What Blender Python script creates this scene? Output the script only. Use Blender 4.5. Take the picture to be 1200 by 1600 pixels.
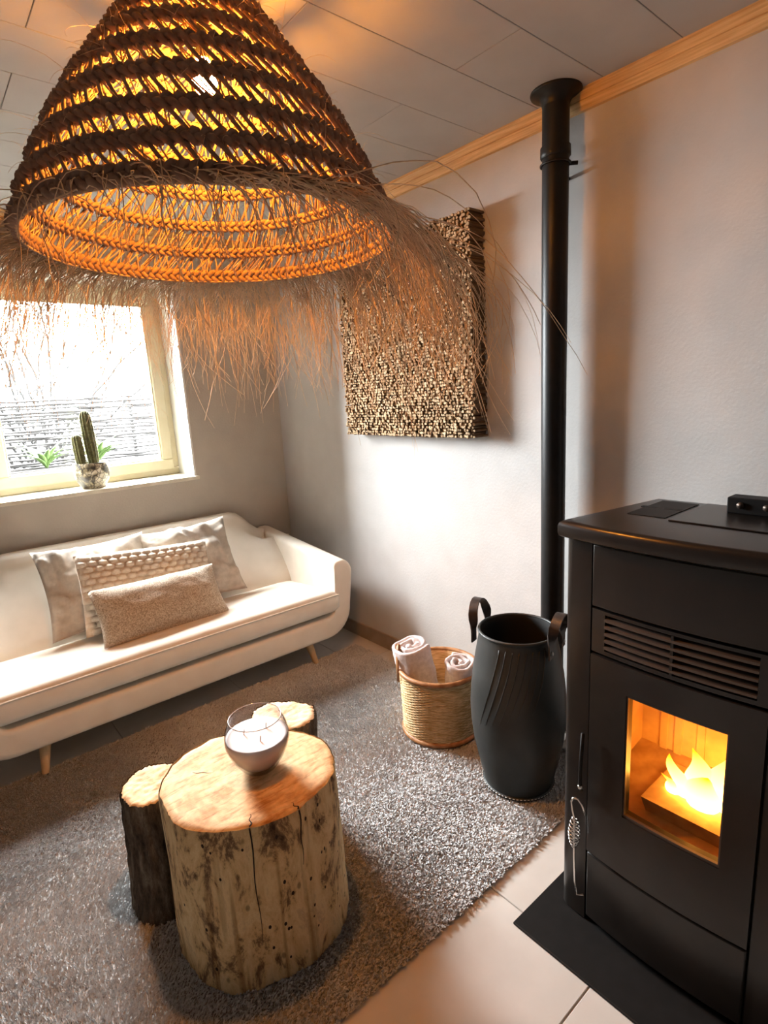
import bpy, bmesh, math, random
import numpy as np
from mathutils import Vector, Matrix, noise, Euler

for o in list(bpy.data.objects): bpy.data.objects.remove(o)
random.seed(7); rng = np.random.default_rng(7)
SC = bpy.context.scene; COL = SC.collection
PI = math.pi; sin = math.sin; cos = math.cos

# ------------------------------------------------------------------ camera
cd = bpy.data.cameras.new('camera'); cam = bpy.data.objects.new('camera', cd); COL.objects.link(cam)
F_PX = 877.83
cd.sensor_fit = 'VERTICAL'; cd.sensor_height = 32.0; cd.lens = 32.0 * F_PX / 1600.0
cd.clip_start = 0.02; cd.clip_end = 200
def cam_matrix(a, b, c):
    ca, sa, cb, sb, cc, sc = cos(a), sin(a), cos(b), sin(b), cos(c), sin(c)
    Rz = Matrix(((ca, sa, 0), (-sa, ca, 0), (0, 0, 1)))
    base = Matrix(((1, 0, 0), (0, 0, -1), (0, 1, 0)))
    Rx = Matrix(((1, 0, 0), (0, cb, -sb), (0, sb, cb)))
    Rr = Matrix(((cc, -sc, 0), (sc, cc, 0), (0, 0, 1)))
    M = Rr @ Rx @ base @ Rz                       # world -> (right, down, forward)
    return (Matrix(((1, 0, 0), (0, -1, 0), (0, 0, -1))) @ M).transposed()
cam.matrix_world = Matrix.Translation((-1.96294, -3.43050, 1.48073)) @ cam_matrix(-0.69026, 0.20675, -0.05580).to_4x4()
SC.camera = cam

# ------------------------------------------------------------------ light and exposure
SKY = 140.0
BULB = 1300.0
SC.view_settings.view_transform = 'Standard'; SC.view_settings.look = 'None'
SC.view_settings.gamma = 1; SC.view_settings.use_curve_mapping = False
SC.view_settings.exposure = 0.15
w = bpy.data.worlds.new('sky'); SC.world = w; w.use_nodes = True
wn = w.node_tree.nodes['Background']; wn.inputs[0].default_value = (0.93, 0.97, 1.0, 1); wn.inputs[1].default_value = SKY
def portal(name, loc, rot, sx, sy):
    l = bpy.data.lights.new(name, 'AREA'); l.shape = 'RECTANGLE'; l.size = sx; l.size_y = sy; l.cycles.is_portal = True
    o = bpy.data.objects.new(name, l); o.location = loc; o.rotation_euler = rot; COL.objects.link(o)
portal('window_portal', (-1.16, 0.34, 1.62), (-PI/2, 0, 0), 1.1, 1.2)

# ------------------------------------------------------------------ helpers
def link(name, verts, faces, mat, parent=None, smooth=True, sharp=None):
    me = bpy.data.meshes.new(name)
    v = np.asarray(verts, dtype=float)
    if parent is not None:
        inv = world_of(parent).inverted()
        m = np.array(inv); v = v @ m[:3, :3].T + m[:3, 3]
    me.from_pydata(v.tolist(), [], [list(map(int, f)) for f in faces]); me.update()
    if mat is not None: me.materials.append(mat)
    if smooth:
        me.shade_smooth()
        if sharp: me.set_sharp_from_angle(angle=math.radians(sharp))
    ob = bpy.data.objects.new(name, me); COL.objects.link(ob)
    if parent is not None: ob.parent = parent
    return ob
WM = {}
def world_of(o):
    m = o.matrix_basis.copy()
    while o.parent is not None:
        o = o.parent; m = o.matrix_basis @ m
    return m
def tag(o, label, cat, group=None, kind=None):
    if label: o['label'] = label
    if cat: o['category'] = cat
    if group: o['group'] = group
    if kind: o['kind'] = kind
    return o
def thing(name, label, cat, loc, rot=(0, 0, 0), group=None):
    o = bpy.data.objects.new(name, None); COL.objects.link(o); o.empty_display_size = .05
    o.location = loc; o.rotation_euler = rot
    return tag(o, label, cat, group)
def structure(o): o['kind'] = 'structure'; return o
def stuff(o): o['kind'] = 'stuff'; return o
def bevel(o, wd, seg=2):
    b = o.modifiers.new('bevel', 'BEVEL'); b.width = wd; b.segments = seg; b.limit_method = 'ANGLE'; b.angle_limit = math.radians(40)
    b.harden_normals = False
    return o

class MB:
    def __init__(s): s.v = []; s.f = []
    def add(s, v, f):
        n = len(s.v); s.v.extend([tuple(p) for p in v]); s.f.extend([[i + n for i in q] for q in f]); return s
    def box(s, x0, x1, y0, y1, z0, z1):
        v = [(x0, y0, z0), (x1, y0, z0), (x1, y1, z0), (x0, y1, z0), (x0, y0, z1), (x1, y0, z1), (x1, y1, z1), (x0, y1, z1)]
        return s.add(v, [(0, 3, 2, 1), (4, 5, 6, 7), (0, 1, 5, 4), (1, 2, 6, 5), (2, 3, 7, 6), (3, 0, 4, 7)])
    def tube(s, pts, r, n=8, cap=True, closed=False, flat=None):
        P = [Vector(p) for p in pts]; m = len(P); rr = r if hasattr(r, '__len__') else [r] * m
        T = []
        for i in range(m):
            if closed: t = P[(i + 1) % m] - P[i - 1]
            else: t = P[min(i + 1, m - 1)] - P[max(i - 1, 0)]
            T.append(t.normalized() if t.length > 1e-9 else Vector((0, 0, 1)))
        up = Vector((0, 0, 1)) if abs(T[0].z) < .9 else Vector((1, 0, 0))
        N = (up - T[0] * up.dot(T[0])).normalized(); V = []
        for i in range(m):
            N = (N - T[i] * N.dot(T[i]))
            N = N.normalized() if N.length > 1e-6 else Vector((1, 0, 0))
            B = T[i].cross(N)
            for k in range(n):
                a = 2 * PI * k / n
                fx, fy = (1, 1) if flat is None else flat
                V.append(P[i] + N * (cos(a) * rr[i] * fx) + B * (sin(a) * rr[i] * fy))
        Fs = []
        for i in range(m if closed else m - 1):
            j = (i + 1) % m
            for k in range(n):
                k2 = (k + 1) % n; Fs.append((i * n + k, i * n + k2, j * n + k2, j * n + k))
        if cap and not closed:
            Fs.append(tuple(range(n))[::-1]); Fs.append(tuple((m - 1) * n + k for k in range(n)))
        return s.add(V, Fs)
    def lathe(s, prof, c, n=48, cap0=False, cap1=False, fn=None):
        V = []; m = len(prof)
        for i, (r, z) in enumerate(prof):
            for k in range(n):
                a = 2 * PI * k / n; q = (c[0] + r * cos(a), c[1] + r * sin(a), c[2] + z)
                if fn: q = fn(q, a, r, z, i)
                V.append(q)
        Fs = [(i * n + k, i * n + (k + 1) % n, (i + 1) * n + (k + 1) % n, (i + 1) * n + k) for i in range(m - 1) for k in range(n)]
        if cap0: Fs.append(tuple(range(n))[::-1])
        if cap1: Fs.append(tuple((m - 1) * n + k for k in range(n)))
        return s.add(V, Fs)
    def loft(s, rings, closed_ring=True, cap=True):
        n = len(rings[0]); m = len(rings); V = [p for r in rings for p in r]; Fs = []
        for i in range(m - 1):
            for k in range(n if closed_ring else n - 1):
                k2 = (k + 1) % n; Fs.append((i * n + k, i * n + k2, (i + 1) * n + k2, (i + 1) * n + k))
        if cap: Fs.append(tuple(range(n))[::-1]); Fs.append(tuple((m - 1) * n + k for k in range(n)))
        return s.add(V, Fs)
    def quads(s, v, f): return s.add(v, f)
    def make(s, name, mat, parent=None, smooth=True, sharp=None):
        return link(name, s.v, s.f, mat, parent, smooth, sharp)

# ------------------------------------------------------------------ materials
def mat(name, col=(.5, .5, .5), rough=.6, metal=0., spec=.5):
    m = bpy.data.materials.new(name); m.use_nodes = True
    b = m.node_tree.nodes['Principled BSDF']
    b.inputs['Base Color'].default_value = (*col, 1); b.inputs['Roughness'].default_value = rough
    b.inputs['Metallic'].default_value = metal; b.inputs['Specular IOR Level'].default_value = spec
    return m
def nd(m, t, **kw):
    n = m.node_tree.nodes.new(t)
    for k, v in kw.items():
        if k in n.inputs: n.inputs[k].default_value = v
        else: setattr(n, k, v)
    return n
def lk(m, a, b): m.node_tree.links.new(a, b)
def coords(m, scale=(1, 1, 1), rot=(0, 0, 0), kind='Object'):
    tc = nd(m, 'ShaderNodeTexCoord'); mp = nd(m, 'ShaderNodeMapping')
    mp.inputs['Scale'].default_value = scale; mp.inputs['Rotation'].default_value = rot
    lk(m, tc.outputs[kind], mp.inputs[0]); return mp.outputs[0]
def ramp(m, src, stops, interp='LINEAR'):
    r = nd(m, 'ShaderNodeValToRGB'); e = r.color_ramp.elements; r.color_ramp.interpolation = interp
    while len(e) < len(stops): e.new(.5)
    for q, (p, c) in zip(e, stops): q.position = p; q.color = (*c, 1) if len(c) == 3 else c
    lk(m, src, r.inputs[0]); return r.outputs[0]
def bsdf(m): return m.node_tree.nodes['Principled BSDF']
def set_col(m, s): lk(m, s, bsdf(m).inputs['Base Color'])
def bump(m, h, strength=.3, dist=.01):
    b = nd(m, 'ShaderNodeBump'); b.inputs['Strength'].default_value = strength; b.inputs['Distance'].default_value = dist
    lk(m, h, b.inputs['Height']); lk(m, b.outputs[0], bsdf(m).inputs['Normal']); return b
def noisy(name, c0, c1, scale=20, rough=.7, bstr=.3, bdist=.005, stretch=(1, 1, 1), detail=6, lo=.35, hi=.65, spec=.4, metal=0, nscale=None):
    m = mat(name, c0, rough, metal, spec); v = coords(m, stretch)
    n = nd(m, 'ShaderNodeTexNoise', Scale=scale, Detail=detail); lk(m, v, n.inputs[0])
    set_col(m, ramp(m, n.outputs[0], [(lo, c0), (hi, c1)]))
    if bstr:
        if nscale:
            n2 = nd(m, 'ShaderNodeTexNoise', Scale=nscale, Detail=4); lk(m, v, n2.inputs[0]); bump(m, n2.outputs[0], bstr, bdist)
        else: bump(m, n.outputs[0], bstr, bdist)
    return m
def emit(name, col, st):
    m = bpy.data.materials.new(name); m.use_nodes = True; nt = m.node_tree; nt.nodes.clear()
    e = nt.nodes.new('ShaderNodeEmission'); e.inputs[0].default_value = (*col, 1); e.inputs[1].default_value = st
    o = nt.nodes.new('ShaderNodeOutputMaterial'); nt.links.new(e.outputs[0], o.inputs[0]); return m
def glassy(name, tint=(1, 1, 1), edge=None, rough=.0):
    m = bpy.data.materials.new(name); m.use_nodes = True; nt = m.node_tree; nt.nodes.clear()
    t = nt.nodes.new('ShaderNodeBsdfTransparent'); t.inputs[0].default_value = (*tint, 1)
    if edge:
        lw = nt.nodes.new('ShaderNodeLayerWeight'); lw.inputs[0].default_value = .35; er = nt.nodes.new('ShaderNodeValToRGB')
        er.color_ramp.elements[0].position = .30; er.color_ramp.elements[0].color = (*tint, 1); er.color_ramp.elements[1].position = 1; er.color_ramp.elements[1].color = (edge, edge, edge, 1)
        nt.links.new(lw.outputs['Facing'], er.inputs[0]); nt.links.new(er.outputs[0], t.inputs[0])
    g = nt.nodes.new('ShaderNodeBsdfGlossy'); g.inputs['Roughness'].default_value = rough
    f = nt.nodes.new('ShaderNodeFresnel'); f.inputs[0].default_value = 1.45
    mx = nt.nodes.new('ShaderNodeMixShader'); o = nt.nodes.new('ShaderNodeOutputMaterial')
    ge = nt.nodes.new('ShaderNodeNewGeometry'); ml = nt.nodes.new('ShaderNodeMath'); ml.operation = 'MULTIPLY'; sb_ = nt.nodes.new('ShaderNodeMath'); sb_.operation = 'SUBTRACT'; sb_.inputs[0].default_value = 1
    nt.links.new(ge.outputs['Backfacing'], sb_.inputs[1]); nt.links.new(f.outputs[0], ml.inputs[0]); nt.links.new(sb_.outputs[0], ml.inputs[1])
    nt.links.new(ml.outputs[0], mx.inputs[0]); nt.links.new(t.outputs[0], mx.inputs[1]); nt.links.new(g.outputs[0], mx.inputs[2])
    nt.links.new(mx.outputs[0], o.inputs[0]); return m

M_dark = noisy('plaster_dark_taupe', (.16, .14, .125), (.19, .165, .15), 6, .8, .2, .004, nscale=90)
M_wall = noisy('plaster_light', (.52, .495, .475), (.56, .535, .515), 6, .75, .25, .004, nscale=90)
M_wallb = noisy('plaster_taupe', (.48, .43, .37), (.52, .47, .405), 6, .8, .25, .004, nscale=90)
M_ceil = noisy('ceiling_white', (.46, .45, .445), (.50, .49, .485), 5, .6, .05, .002)
M_groove = mat('ceiling_groove', (.16, .15, .14), .9)
M_tile = noisy('stone_tile', (.52, .47, .42), (.63, .58, .53), 3, .45, .1, .002, nscale=25)
M_grout = noisy('grout', (.40, .36, .32), (.46, .42, .38), 60, .9, .2, .002)
M_base = noisy('skirting_tile', (.26, .205, .165), (.33, .265, .215), 12, .55, .1, .002)
M_pine = noisy('pine_trim', (.60, .36, .15), (.80, .55, .27), 5, .5, .1, .002, (30, 1.2, 30))
M_frame = noisy('cream_window_paint', (.70, .63, .44), (.74, .67, .49), 10, .45, .03, .001)
M_reveal = noisy('reveal_white', (.80, .79, .74), (.84, .83, .78), 10, .7, .1, .002)
M_sill = noisy('stone_sill', (.60, .54, .42), (.72, .66, .54), 14, .35, .05, .001)
M_sofa = noisy('cream_upholstery', (.70, .62, .52), (.75, .67, .57), 9, .9, .35, .0015, nscale=700, spec=.15)
M_linen = noisy('beige_linen', (.42, .36, .30), (.50, .43, .36), 40, .95, .35, .001, nscale=600, spec=.1)
M_knit = noisy('chunky_knit', (.55, .46, .37), (.62, .53, .43), 120, .95, .4, .001, nscale=500, spec=.1)
M_tan = noisy('tan_weave', (.27, .21, .155), (.52, .44, .35), 170, .95, .6, .003, detail=2, spec=.1)
M_oak = noisy('oak_leg', (.55, .36, .19), (.64, .44, .25), 8, .45, .1, .001, (6, 6, 1))
M_black = noisy('black_iron', (.007, .0065, .006), (.010, .009, .0085), 30, .55, .04, .001, spec=.2)
M_pipe = noisy('flue_black', (.006, .006, .006), (.009, .0085, .0085), 30, .42, .05, .001, spec=.3)
M_enamel = noisy('stove_enamel', (.012, .0095, .008), (.016, .0125, .0105), 20, .28, .03, .001, spec=.4)
M_slot = mat('dark_slot', (.004, .004, .004), .9)
M_steel = mat('polished_steel', (.75, .73, .70), .22, 1.0)
M_bronze = mat('bronze_slat', (.10, .075, .06), .35, .6)
M_brick = noisy('firebox_lining', (.62, .38, .16), (.78, .52, .25), 14, .85, .5, .01)  # extra orange puts the fire's glow into the lining colour
M_glowtint = noisy('fire_glow_tint', (.45, .27, .13), (.70, .48, .26), 18, .9, .3, .004)  # bright orange-brown: fire glow put into the ash and pot colour
M_rubber = noisy('tyre_rubber', (.022, .024, .023), (.040, .043, .041), 7, .48, .15, .002, nscale=60, spec=.5)
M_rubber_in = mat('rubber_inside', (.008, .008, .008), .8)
M_leather = noisy('black_leather', (.030, .022, .018), (.045, .033, .028), 40, .42, .1, .001)
M_rivet = mat('dull_rivet', (.35, .34, .33), .35, .9)
M_stitch = mat('white_stitch', (.75, .74, .70), .8)
M_rattan = noisy('rattan_weave', (.50, .30, .12), (.82, .60, .34), 22, .6, .2, .001, (1, 1, 8), spec=.3)
M_cane = noisy('cane_rim', (.27, .11, .035), (.42, .20, .08), 30, .5, .1, .001)
M_towel = noisy('towel_pink_grey', (.60, .51, .49), (.72, .63, .61), 60, .95, .6, .003, nscale=350, spec=.05)
M_wax = mat('candle_wax', (.82, .72, .70), .5)
M_wick = mat('wick', (.75, .66, .62), .9)
M_rimhighlight = mat('rim_highlight', (.62, .60, .59), .08)  # opaque pale grey painted in for the highlight on the clear rim
M_glass = glassy('clear_glass', (.96, .95, .945), .35); M_pane = glassy('window_glass', (.97, .98, .98)); M_stoveglass = glassy('stove_glass', (.96, .90, .82))
M_stick = noisy('stick_bark', (.10, .060, .035), (.22, .14, .08), 30, .8, .3, .002)
M_cactus = noisy('cactus_green', (.060, .062, .020), (.13, .125, .045), 60, .7, .3, .002)
M_spine = mat('cactus_spine', (.62, .52, .28), .8)
M_soil = noisy('soil', (.03, .02, .015), (.07, .05, .03), 60, .95, .5, .01)
M_twig = mat('dark_twig', (.006, .0045, .0035), .9)
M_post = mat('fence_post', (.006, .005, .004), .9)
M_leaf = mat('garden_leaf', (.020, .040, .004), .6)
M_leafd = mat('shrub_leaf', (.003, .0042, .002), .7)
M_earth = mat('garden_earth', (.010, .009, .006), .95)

# straw: thin plant fibre, lets some light through
def straw(name, c0, c1, trans=.25):
    m = noisy(name, c0, c1, 60, .75, .3, .001, spec=.25)
    b = bsdf(m); nt = m.node_tree; out = nt.nodes['Material Output']
    t = nd(m, 'ShaderNodeBsdfTranslucent'); src = b.inputs['Base Color'].links[0].from_socket
    lk(m, src, t.inputs[0]); mx = nd(m, 'ShaderNodeMixShader'); mx.inputs[0].default_value = trans
    lk(m, b.outputs[0], mx.inputs[1]); lk(m, t.outputs[0], mx.inputs[2]); lk(m, mx.outputs[0], out.inputs[0])
    return m
M_straw = straw('braided_straw', (.19, .115, .080), (.31, .195, .135), .02)
M_stitchs = straw('straw_stitch', (.50, .33, .18), (.64, .44, .25), .2)
M_fringe = straw('straw_fringe', (.66, .49, .32), (.84, .66, .46), .3)

# log materials
def m_cut(name, base, dark, cx, cy):
    m = mat(name, base, .7, spec=.2); tc = nd(m, 'ShaderNodeTexCoord')
    mp = nd(m, 'ShaderNodeMapping'); lk(m, tc.outputs['Object'], mp.inputs[0]); mp.inputs['Scale'].default_value = (1, 1, 0)
    w = nd(m, 'ShaderNodeTexWave', wave_type='RINGS', rings_direction='SPHERICAL', Scale=14, Distortion=7, Detail=4)
    w.inputs['Detail Scale'].default_value = 2.0; lk(m, mp.outputs[0], w.inputs[0])
    mp2 = nd(m, 'ShaderNodeMapping'); lk(m, tc.outputs['Object'], mp2.inputs[0]); mp2.inputs['Scale'].default_value = (9, 46, 0); mp2.inputs['Rotation'].default_value = (0, 0, -.25)
    n = nd(m, 'ShaderNodeTexNoise', Scale=1.3, Detail=7, Roughness=.7); lk(m, mp2.outputs[0], n.inputs[0])
    n3 = nd(m, 'ShaderNodeTexNoise', Scale=9, Detail=5, Roughness=.65); lk(m, mp.outputs[0], n3.inputs[0])
    c1 = ramp(m, w.outputs[0], [(.0, base), (1, tuple(q * .86 for q in base))])
    c2 = ramp(m, n.outputs[0], [(.36, dark), (.50, (1, 1, 1))]); c3 = ramp(m, n3.outputs[0], [(.36, (.62, .46, .30)), (.52, (1, 1, 1))])
    mx = nd(m, 'ShaderNodeMix', data_type='RGBA', blend_type='MULTIPLY'); mx.inputs[0].default_value = .85
    lk(m, c1, mx.inputs[6]); lk(m, c2, mx.inputs[7])
    mx3 = nd(m, 'ShaderNodeMix', data_type='RGBA', blend_type='MULTIPLY'); mx3.inputs[0].default_value = .8
    lk(m, mx.outputs[2], mx3.inputs[6]); lk(m, c3, mx3.inputs[7]); set_col(m, mx3.outputs[2]); bump(m, n.outputs[0], .35, .004)
    return m
M_cut = m_cut('saw_cut_face', (.80, .52, .27), (.62, .42, .27), 0, 0)
M_cut2 = m_cut('saw_cut_face_pale', (.84, .62, .40), (.75, .58, .42), 0, 0)
def m_trunk():
    m = mat('debarked_trunk', (.5, .35, .2), .8, spec=.2)
    v = coords(m, (1, 1, .42)); n = nd(m, 'ShaderNodeTexNoise', Scale=13, Detail=9, Roughness=.72, Distortion=.4); lk(m, v, n.inputs[0])
    c = ramp(m, n.outputs[0], [(.33, (.06, .034, .018)), (.41, (.26, .155, .08)), (.46, (.68, .46, .22)), (.56, (.80, .60, .32)), (.63, (.62, .44, .24)), (.72, (.86, .72, .46))])
    v2 = coords(m, (1, 1, .6)); vo = nd(m, 'ShaderNodeTexVoronoi', Scale=24); lk(m, v2, vo.inputs[0])
    n3 = nd(m, 'ShaderNodeTexNoise', Scale=5, Detail=3); lk(m, v2, n3.inputs[0])
    k = ramp(m, vo.outputs[0], [(.10, (.10, .06, .04)), (.17, (1, 1, 1))])
    v4 = coords(m, (1, 1, .03)); n4 = nd(m, 'ShaderNodeTexNoise', Scale=30, Detail=2); lk(m, v4, n4.inputs[0])
    k4 = ramp(m, n4.outputs[0], [(.36, (.50, .40, .32)), (.45, (1, 1, 1))])
    mx = nd(m, 'ShaderNodeMix', data_type='RGBA', blend_type='MULTIPLY'); mx.inputs[0].default_value = .55
    lk(m, c, mx.inputs[6]); lk(m, k, mx.inputs[7])
    mx2 = nd(m, 'ShaderNodeMix', data_type='RGBA', blend_type='MULTIPLY'); mx2.inputs[0].default_value = .8
    lk(m, mx.outputs[2], mx2.inputs[6]); lk(m, k4, mx2.inputs[7])
    set_col(m, mx2.outputs[2]); bump(m, n.outputs[0], .6, .015); return m
M_trunk = m_trunk()
def m_bark():
    m = mat('rough_bark', (.1, .07, .05), .9, spec=.15); v = coords(m, (1, 1, .35))
    n = nd(m, 'ShaderNodeTexNoise', Scale=26, Detail=8, Roughness=.7); lk(m, v, n.inputs[0])
    set_col(m, ramp(m, n.outputs[0], [(.32, (.025, .016, .012)), (.5, (.13, .09, .06)), (.68, (.30, .23, .165))]))
    bump(m, n.outputs[0], 1, .02); return m
M_bark = m_bark()
M_crack = mat('crack_dark', (.03, .015, .008), .95)
def m_end():
    m = mat('stick_end', (.5, .35, .2), .8, spec=.2); oi = nd(m, 'ShaderNodeTexCoord')
    v = nd(m, 'ShaderNodeTexWhiteNoise'); mp = nd(m, 'ShaderNodeVectorMath', operation='SNAP'); mp.inputs[1].default_value = (.5, .0145, .0145)
    lk(m, oi.outputs['Object'], mp.inputs[0]); lk(m, mp.outputs[0], v.inputs[0])
    set_col(m, ramp(m, v.outputs[0], [(0, (.20, .12, .06)), (.4, (.46, .31, .17)), (1, (.74, .57, .37))])); return m
M_end = m_end()
def m_pot():
    m = mat('marbled_ceramic', (.8, .8, .75), .3); v = coords(m)
    n = nd(m, 'ShaderNodeTexNoise', Scale=16, Detail=5, Distortion=1.2); lk(m, v, n.inputs[0])
    vo = nd(m, 'ShaderNodeTexVoronoi', Scale=38, feature='DISTANCE_TO_EDGE'); lk(m, v, vo.inputs[0])
    a = ramp(m, n.outputs[0], [(.42, (.04, .03, .02)), (.50, (.45, .38, .25)), (.60, (.78, .73, .60))])
    b2 = ramp(m, vo.outputs[0], [(.03, (.06, .05, .04)), (.10, (1, 1, 1))])
    mx = nd(m, 'ShaderNodeMix', data_type='RGBA', blend_type='MULTIPLY'); mx.inputs[0].default_value = .8
    lk(m, a, mx.inputs[6]); lk(m, b2, mx.inputs[7]); set_col(m, mx.outputs[2]); return m
M_pot = m_pot()
M_rug = noisy('rug_grey_backing', (.28, .265, .25), (.36, .34, .325), 30, .95, .3, .003, spec=.05)
def m_pile():
    m = mat('rug_grey_pile', (.3, .3, .3), .95, spec=.05); v = coords(m)
    n = nd(m, 'ShaderNodeTexNoise', Scale=5, Detail=6, Roughness=.65); lk(m, v, n.inputs[0])
    n2 = nd(m, 'ShaderNodeTexNoise', Scale=170, Detail=1); lk(m, v, n2.inputs[0])
    a = ramp(m, n.outputs[0], [(.3, (.60, .59, .585)), (.7, (.80, .79, .78))]); b = ramp(m, n2.outputs[0], [(.3, (.70, .70, .70)), (.65, (1, 1, 1))])
    mx = nd(m, 'ShaderNodeMix', data_type='RGBA', blend_type='MULTIPLY'); mx.inputs[0].default_value = 1
    lk(m, a, mx.inputs[6]); lk(m, b, mx.inputs[7]); set_col(m, mx.outputs[2]); return m
M_pile = m_pile()

# ------------------------------------------------------------------ room shell
XL, YF, H = -4.0, -5.4, 2.45
WX0, WX1, WZ0, WZ1 = -1.69, -.63, 1.045, 2.20        # window opening in the back wall
WT = .36
def b1(name, x0, x1, y0, y1, z0, z1, m, parent=None, bv=0):
    o = MB().box(x0, x1, y0, y1, z0, z1).make(name, m, parent, smooth=False)
    if bv: bevel(o, bv)
    return o
wb = MB()
wb.box(XL - .2, WX0, 0, WT, 0, H); wb.box(WX1, .2, 0, WT, 0, H); wb.box(WX0, WX1, 0, WT, 0, WZ0 - .02); wb.box(WX0, WX1, 0, WT, WZ1, H)
structure(wb.make('wall_back', M_wallb, smooth=False))
structure(b1('wall_right', 0, .2, YF - .2, 0, 0, H, M_wall))
structure(b1('wall_front', XL, 0, YF - .2, YF, 0, H, M_dark))
structure(b1('wall_left', XL - .2, XL, YF - .2, 0, 0, H, M_dark))
# floor and its tiles
fl = structure(b1('floor', XL - .2, .2, YF - .2, WT, -.12, -.004, M_grout))
tile_me = {}
def piece(name, parent, x0, x1, y0, y1, z0, z1, m, bv=.002):
    cx, cy, cz = (x0 + x1) / 2, (y0 + y1) / 2, (z0 + z1) / 2
    key = (name, round(x1 - x0, 4), round(y1 - y0, 4), round(z1 - z0, 4), m.name)
    if key not in tile_me:
        bm = bmesh.new(); bmesh.ops.create_cube(bm, size=1)
        bmesh.ops.scale(bm, vec=(x1 - x0, y1 - y0, z1 - z0), verts=bm.verts)
        if bv: bmesh.ops.bevel(bm, geom=bm.edges[:], offset=bv, segments=1, affect='EDGES')
        me = bpy.data.meshes.new(name); bm.to_mesh(me); bm.free(); me.materials.append(m); tile_me[key] = me
    o = bpy.data.objects.new(name, tile_me[key]); COL.objects.link(o); o.location = (cx, cy, cz); o.parent = parent
    return o
ys = [-2.845 + .6 * k for k in range(-4, 6)]; xs = [-.85 + .6 * k for k in range(-5, 3)]
for i in range(len(xs) - 1):
    for j in range(len(ys) - 1):
        x0, x1, y0, y1 = max(xs[i], XL), min(xs[i + 1], 0), max(ys[j], YF), min(ys[j + 1], 0)
        if x1 - x0 > .02 and y1 - y0 > .02:
            piece('floor_tile', fl, x0 + .002, x1 - .002, y0 + .002, y1 - .002, -.004, 0, M_tile, .0015)
# ceiling and its boards
ce = structure(b1('ceiling', XL - .2, .2, YF - .2, WT, H + .006, H + .12, M_groove))
rows = [-.852 + .2475 * 4 - .2475 * k for k in range(0, 24)]
for j, y1 in enumerate(rows):
    y0 = y1 - .2475; ya, yb = max(y0, YF), min(y1, 0)
    if yb - ya < .02: continue
    off = -1.55 if j % 2 == 1 else -1.55 + .54
    x = off - 1.08 * 4
    while x < 0:
        xa, xb = max(x, XL), min(x + 1.08, 0)
        if xb - xa > .02: piece('ceiling_board', ce, xa + .0012, xb - .0012, ya + .0012, yb - .0012, H, H + .008, M_ceil, .001)
        x += 1.08
# skirting of the right wall, one tile piece after the other; back wall behind the sofa
sk = structure(b1('baseboard_right', -.004, 0, YF, 0, 0, .09, M_grout))
for k in range(9):
    ya, yb = -.6 * k - .6 + .002, -.6 * k - .002
    piece('skirting_tile', sk, -.012, -.004, ya, yb, 0, .088, M_base, .0015)
sb = structure(b1('baseboard_back', XL, 0, -.004, 0, 0, .09, M_grout))
for k in range(6): piece('skirting_tile', sb, -.012 - .6 * k - .58, -.012 - .6 * k, -.012, -.004, 0, .088, M_base, .0015)
# pine cornice: profile swept along the right wall
prof = [(0, H), (-.034, H), (-.034, H - .010), (-.026, H - .022), (-.022, H - .030), (-.026, H - .036), (-.020, H - .050), (-.012, H - .060), (0, H - .062)]
tr = MB().loft([[(x, y, z) for x, z in prof] for y in (YF, 0)]); structure(tr.make('trim_1', M_pine, smooth=True, sharp=25))
tr = MB().loft([[(x, -y, z) for y, z in [(-a, b) for a, b in prof]] for x in (XL, -.035)]); structure(tr.make('trim_2', M_pine, smooth=True, sharp=25))

# window: reveal, sill, frame, sash, pane
wi = thing('window_1', None, None, (WX0, .25, WZ0)); wi['kind'] = 'structure'
rv = MB(); e = .012
rv.box(WX1 - e, WX1 + .001, 0.001, .25, WZ0, WZ1); rv.box(WX0 - .001, WX0 + e, 0.001, .25, WZ0, WZ1); rv.box(WX0 + e, WX1 - e, 0.001, .25, WZ1 - e, WZ1 + .001)
rv.make('window_reveal', M_reveal, wi, smooth=False)
bevel(MB().box(WX0 - .02, WX1 + .012, -.022, .262, WZ0 - .02, WZ0 + .002).make('window_sill', M_sill, wi, smooth=False), .003)
def frame(name, x0, x1, z0, z1, wd, y0, y1, m, parent, bv=.006, wb_=None):
    wb_ = wd if wb_ is None else wb_
    f = MB(); f.box(x0, x1, y0, y1, z0, z0 + wb_); f.box(x0, x1, y0, y1, z1 - wd, z1); f.box(x0, x0 + wd, y0, y1, z0 + wb_, z1 - wd); f.box(x1 - wd, x1, y0, y1, z0 + wb_, z1 - wd)
    o = f.make(name, m, parent, smooth=False); bevel(o, bv); return o
frame('window_frame', WX0 + e, WX1 - e, WZ0 + .002, WZ1 - e, .045, .245, .325, M_frame, wi)
frame('window_sash', WX0 + e + .035, WX1 - e - .035, WZ0 + .035, WZ1 - e - .035, .068, .228, .30, M_frame, wi, .008)
frame('glazing_bead', WX0 + e + .098, WX1 - e - .098, WZ0 + .098, WZ1 - e - .098, .014, .238, .262, M_frame, wi, .004)
b1('window_pane', WX0 + e + .10, WX1 - e - .10, .266, .272, WZ0 + .10, WZ1 - e - .10, M_pane, wi)
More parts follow.
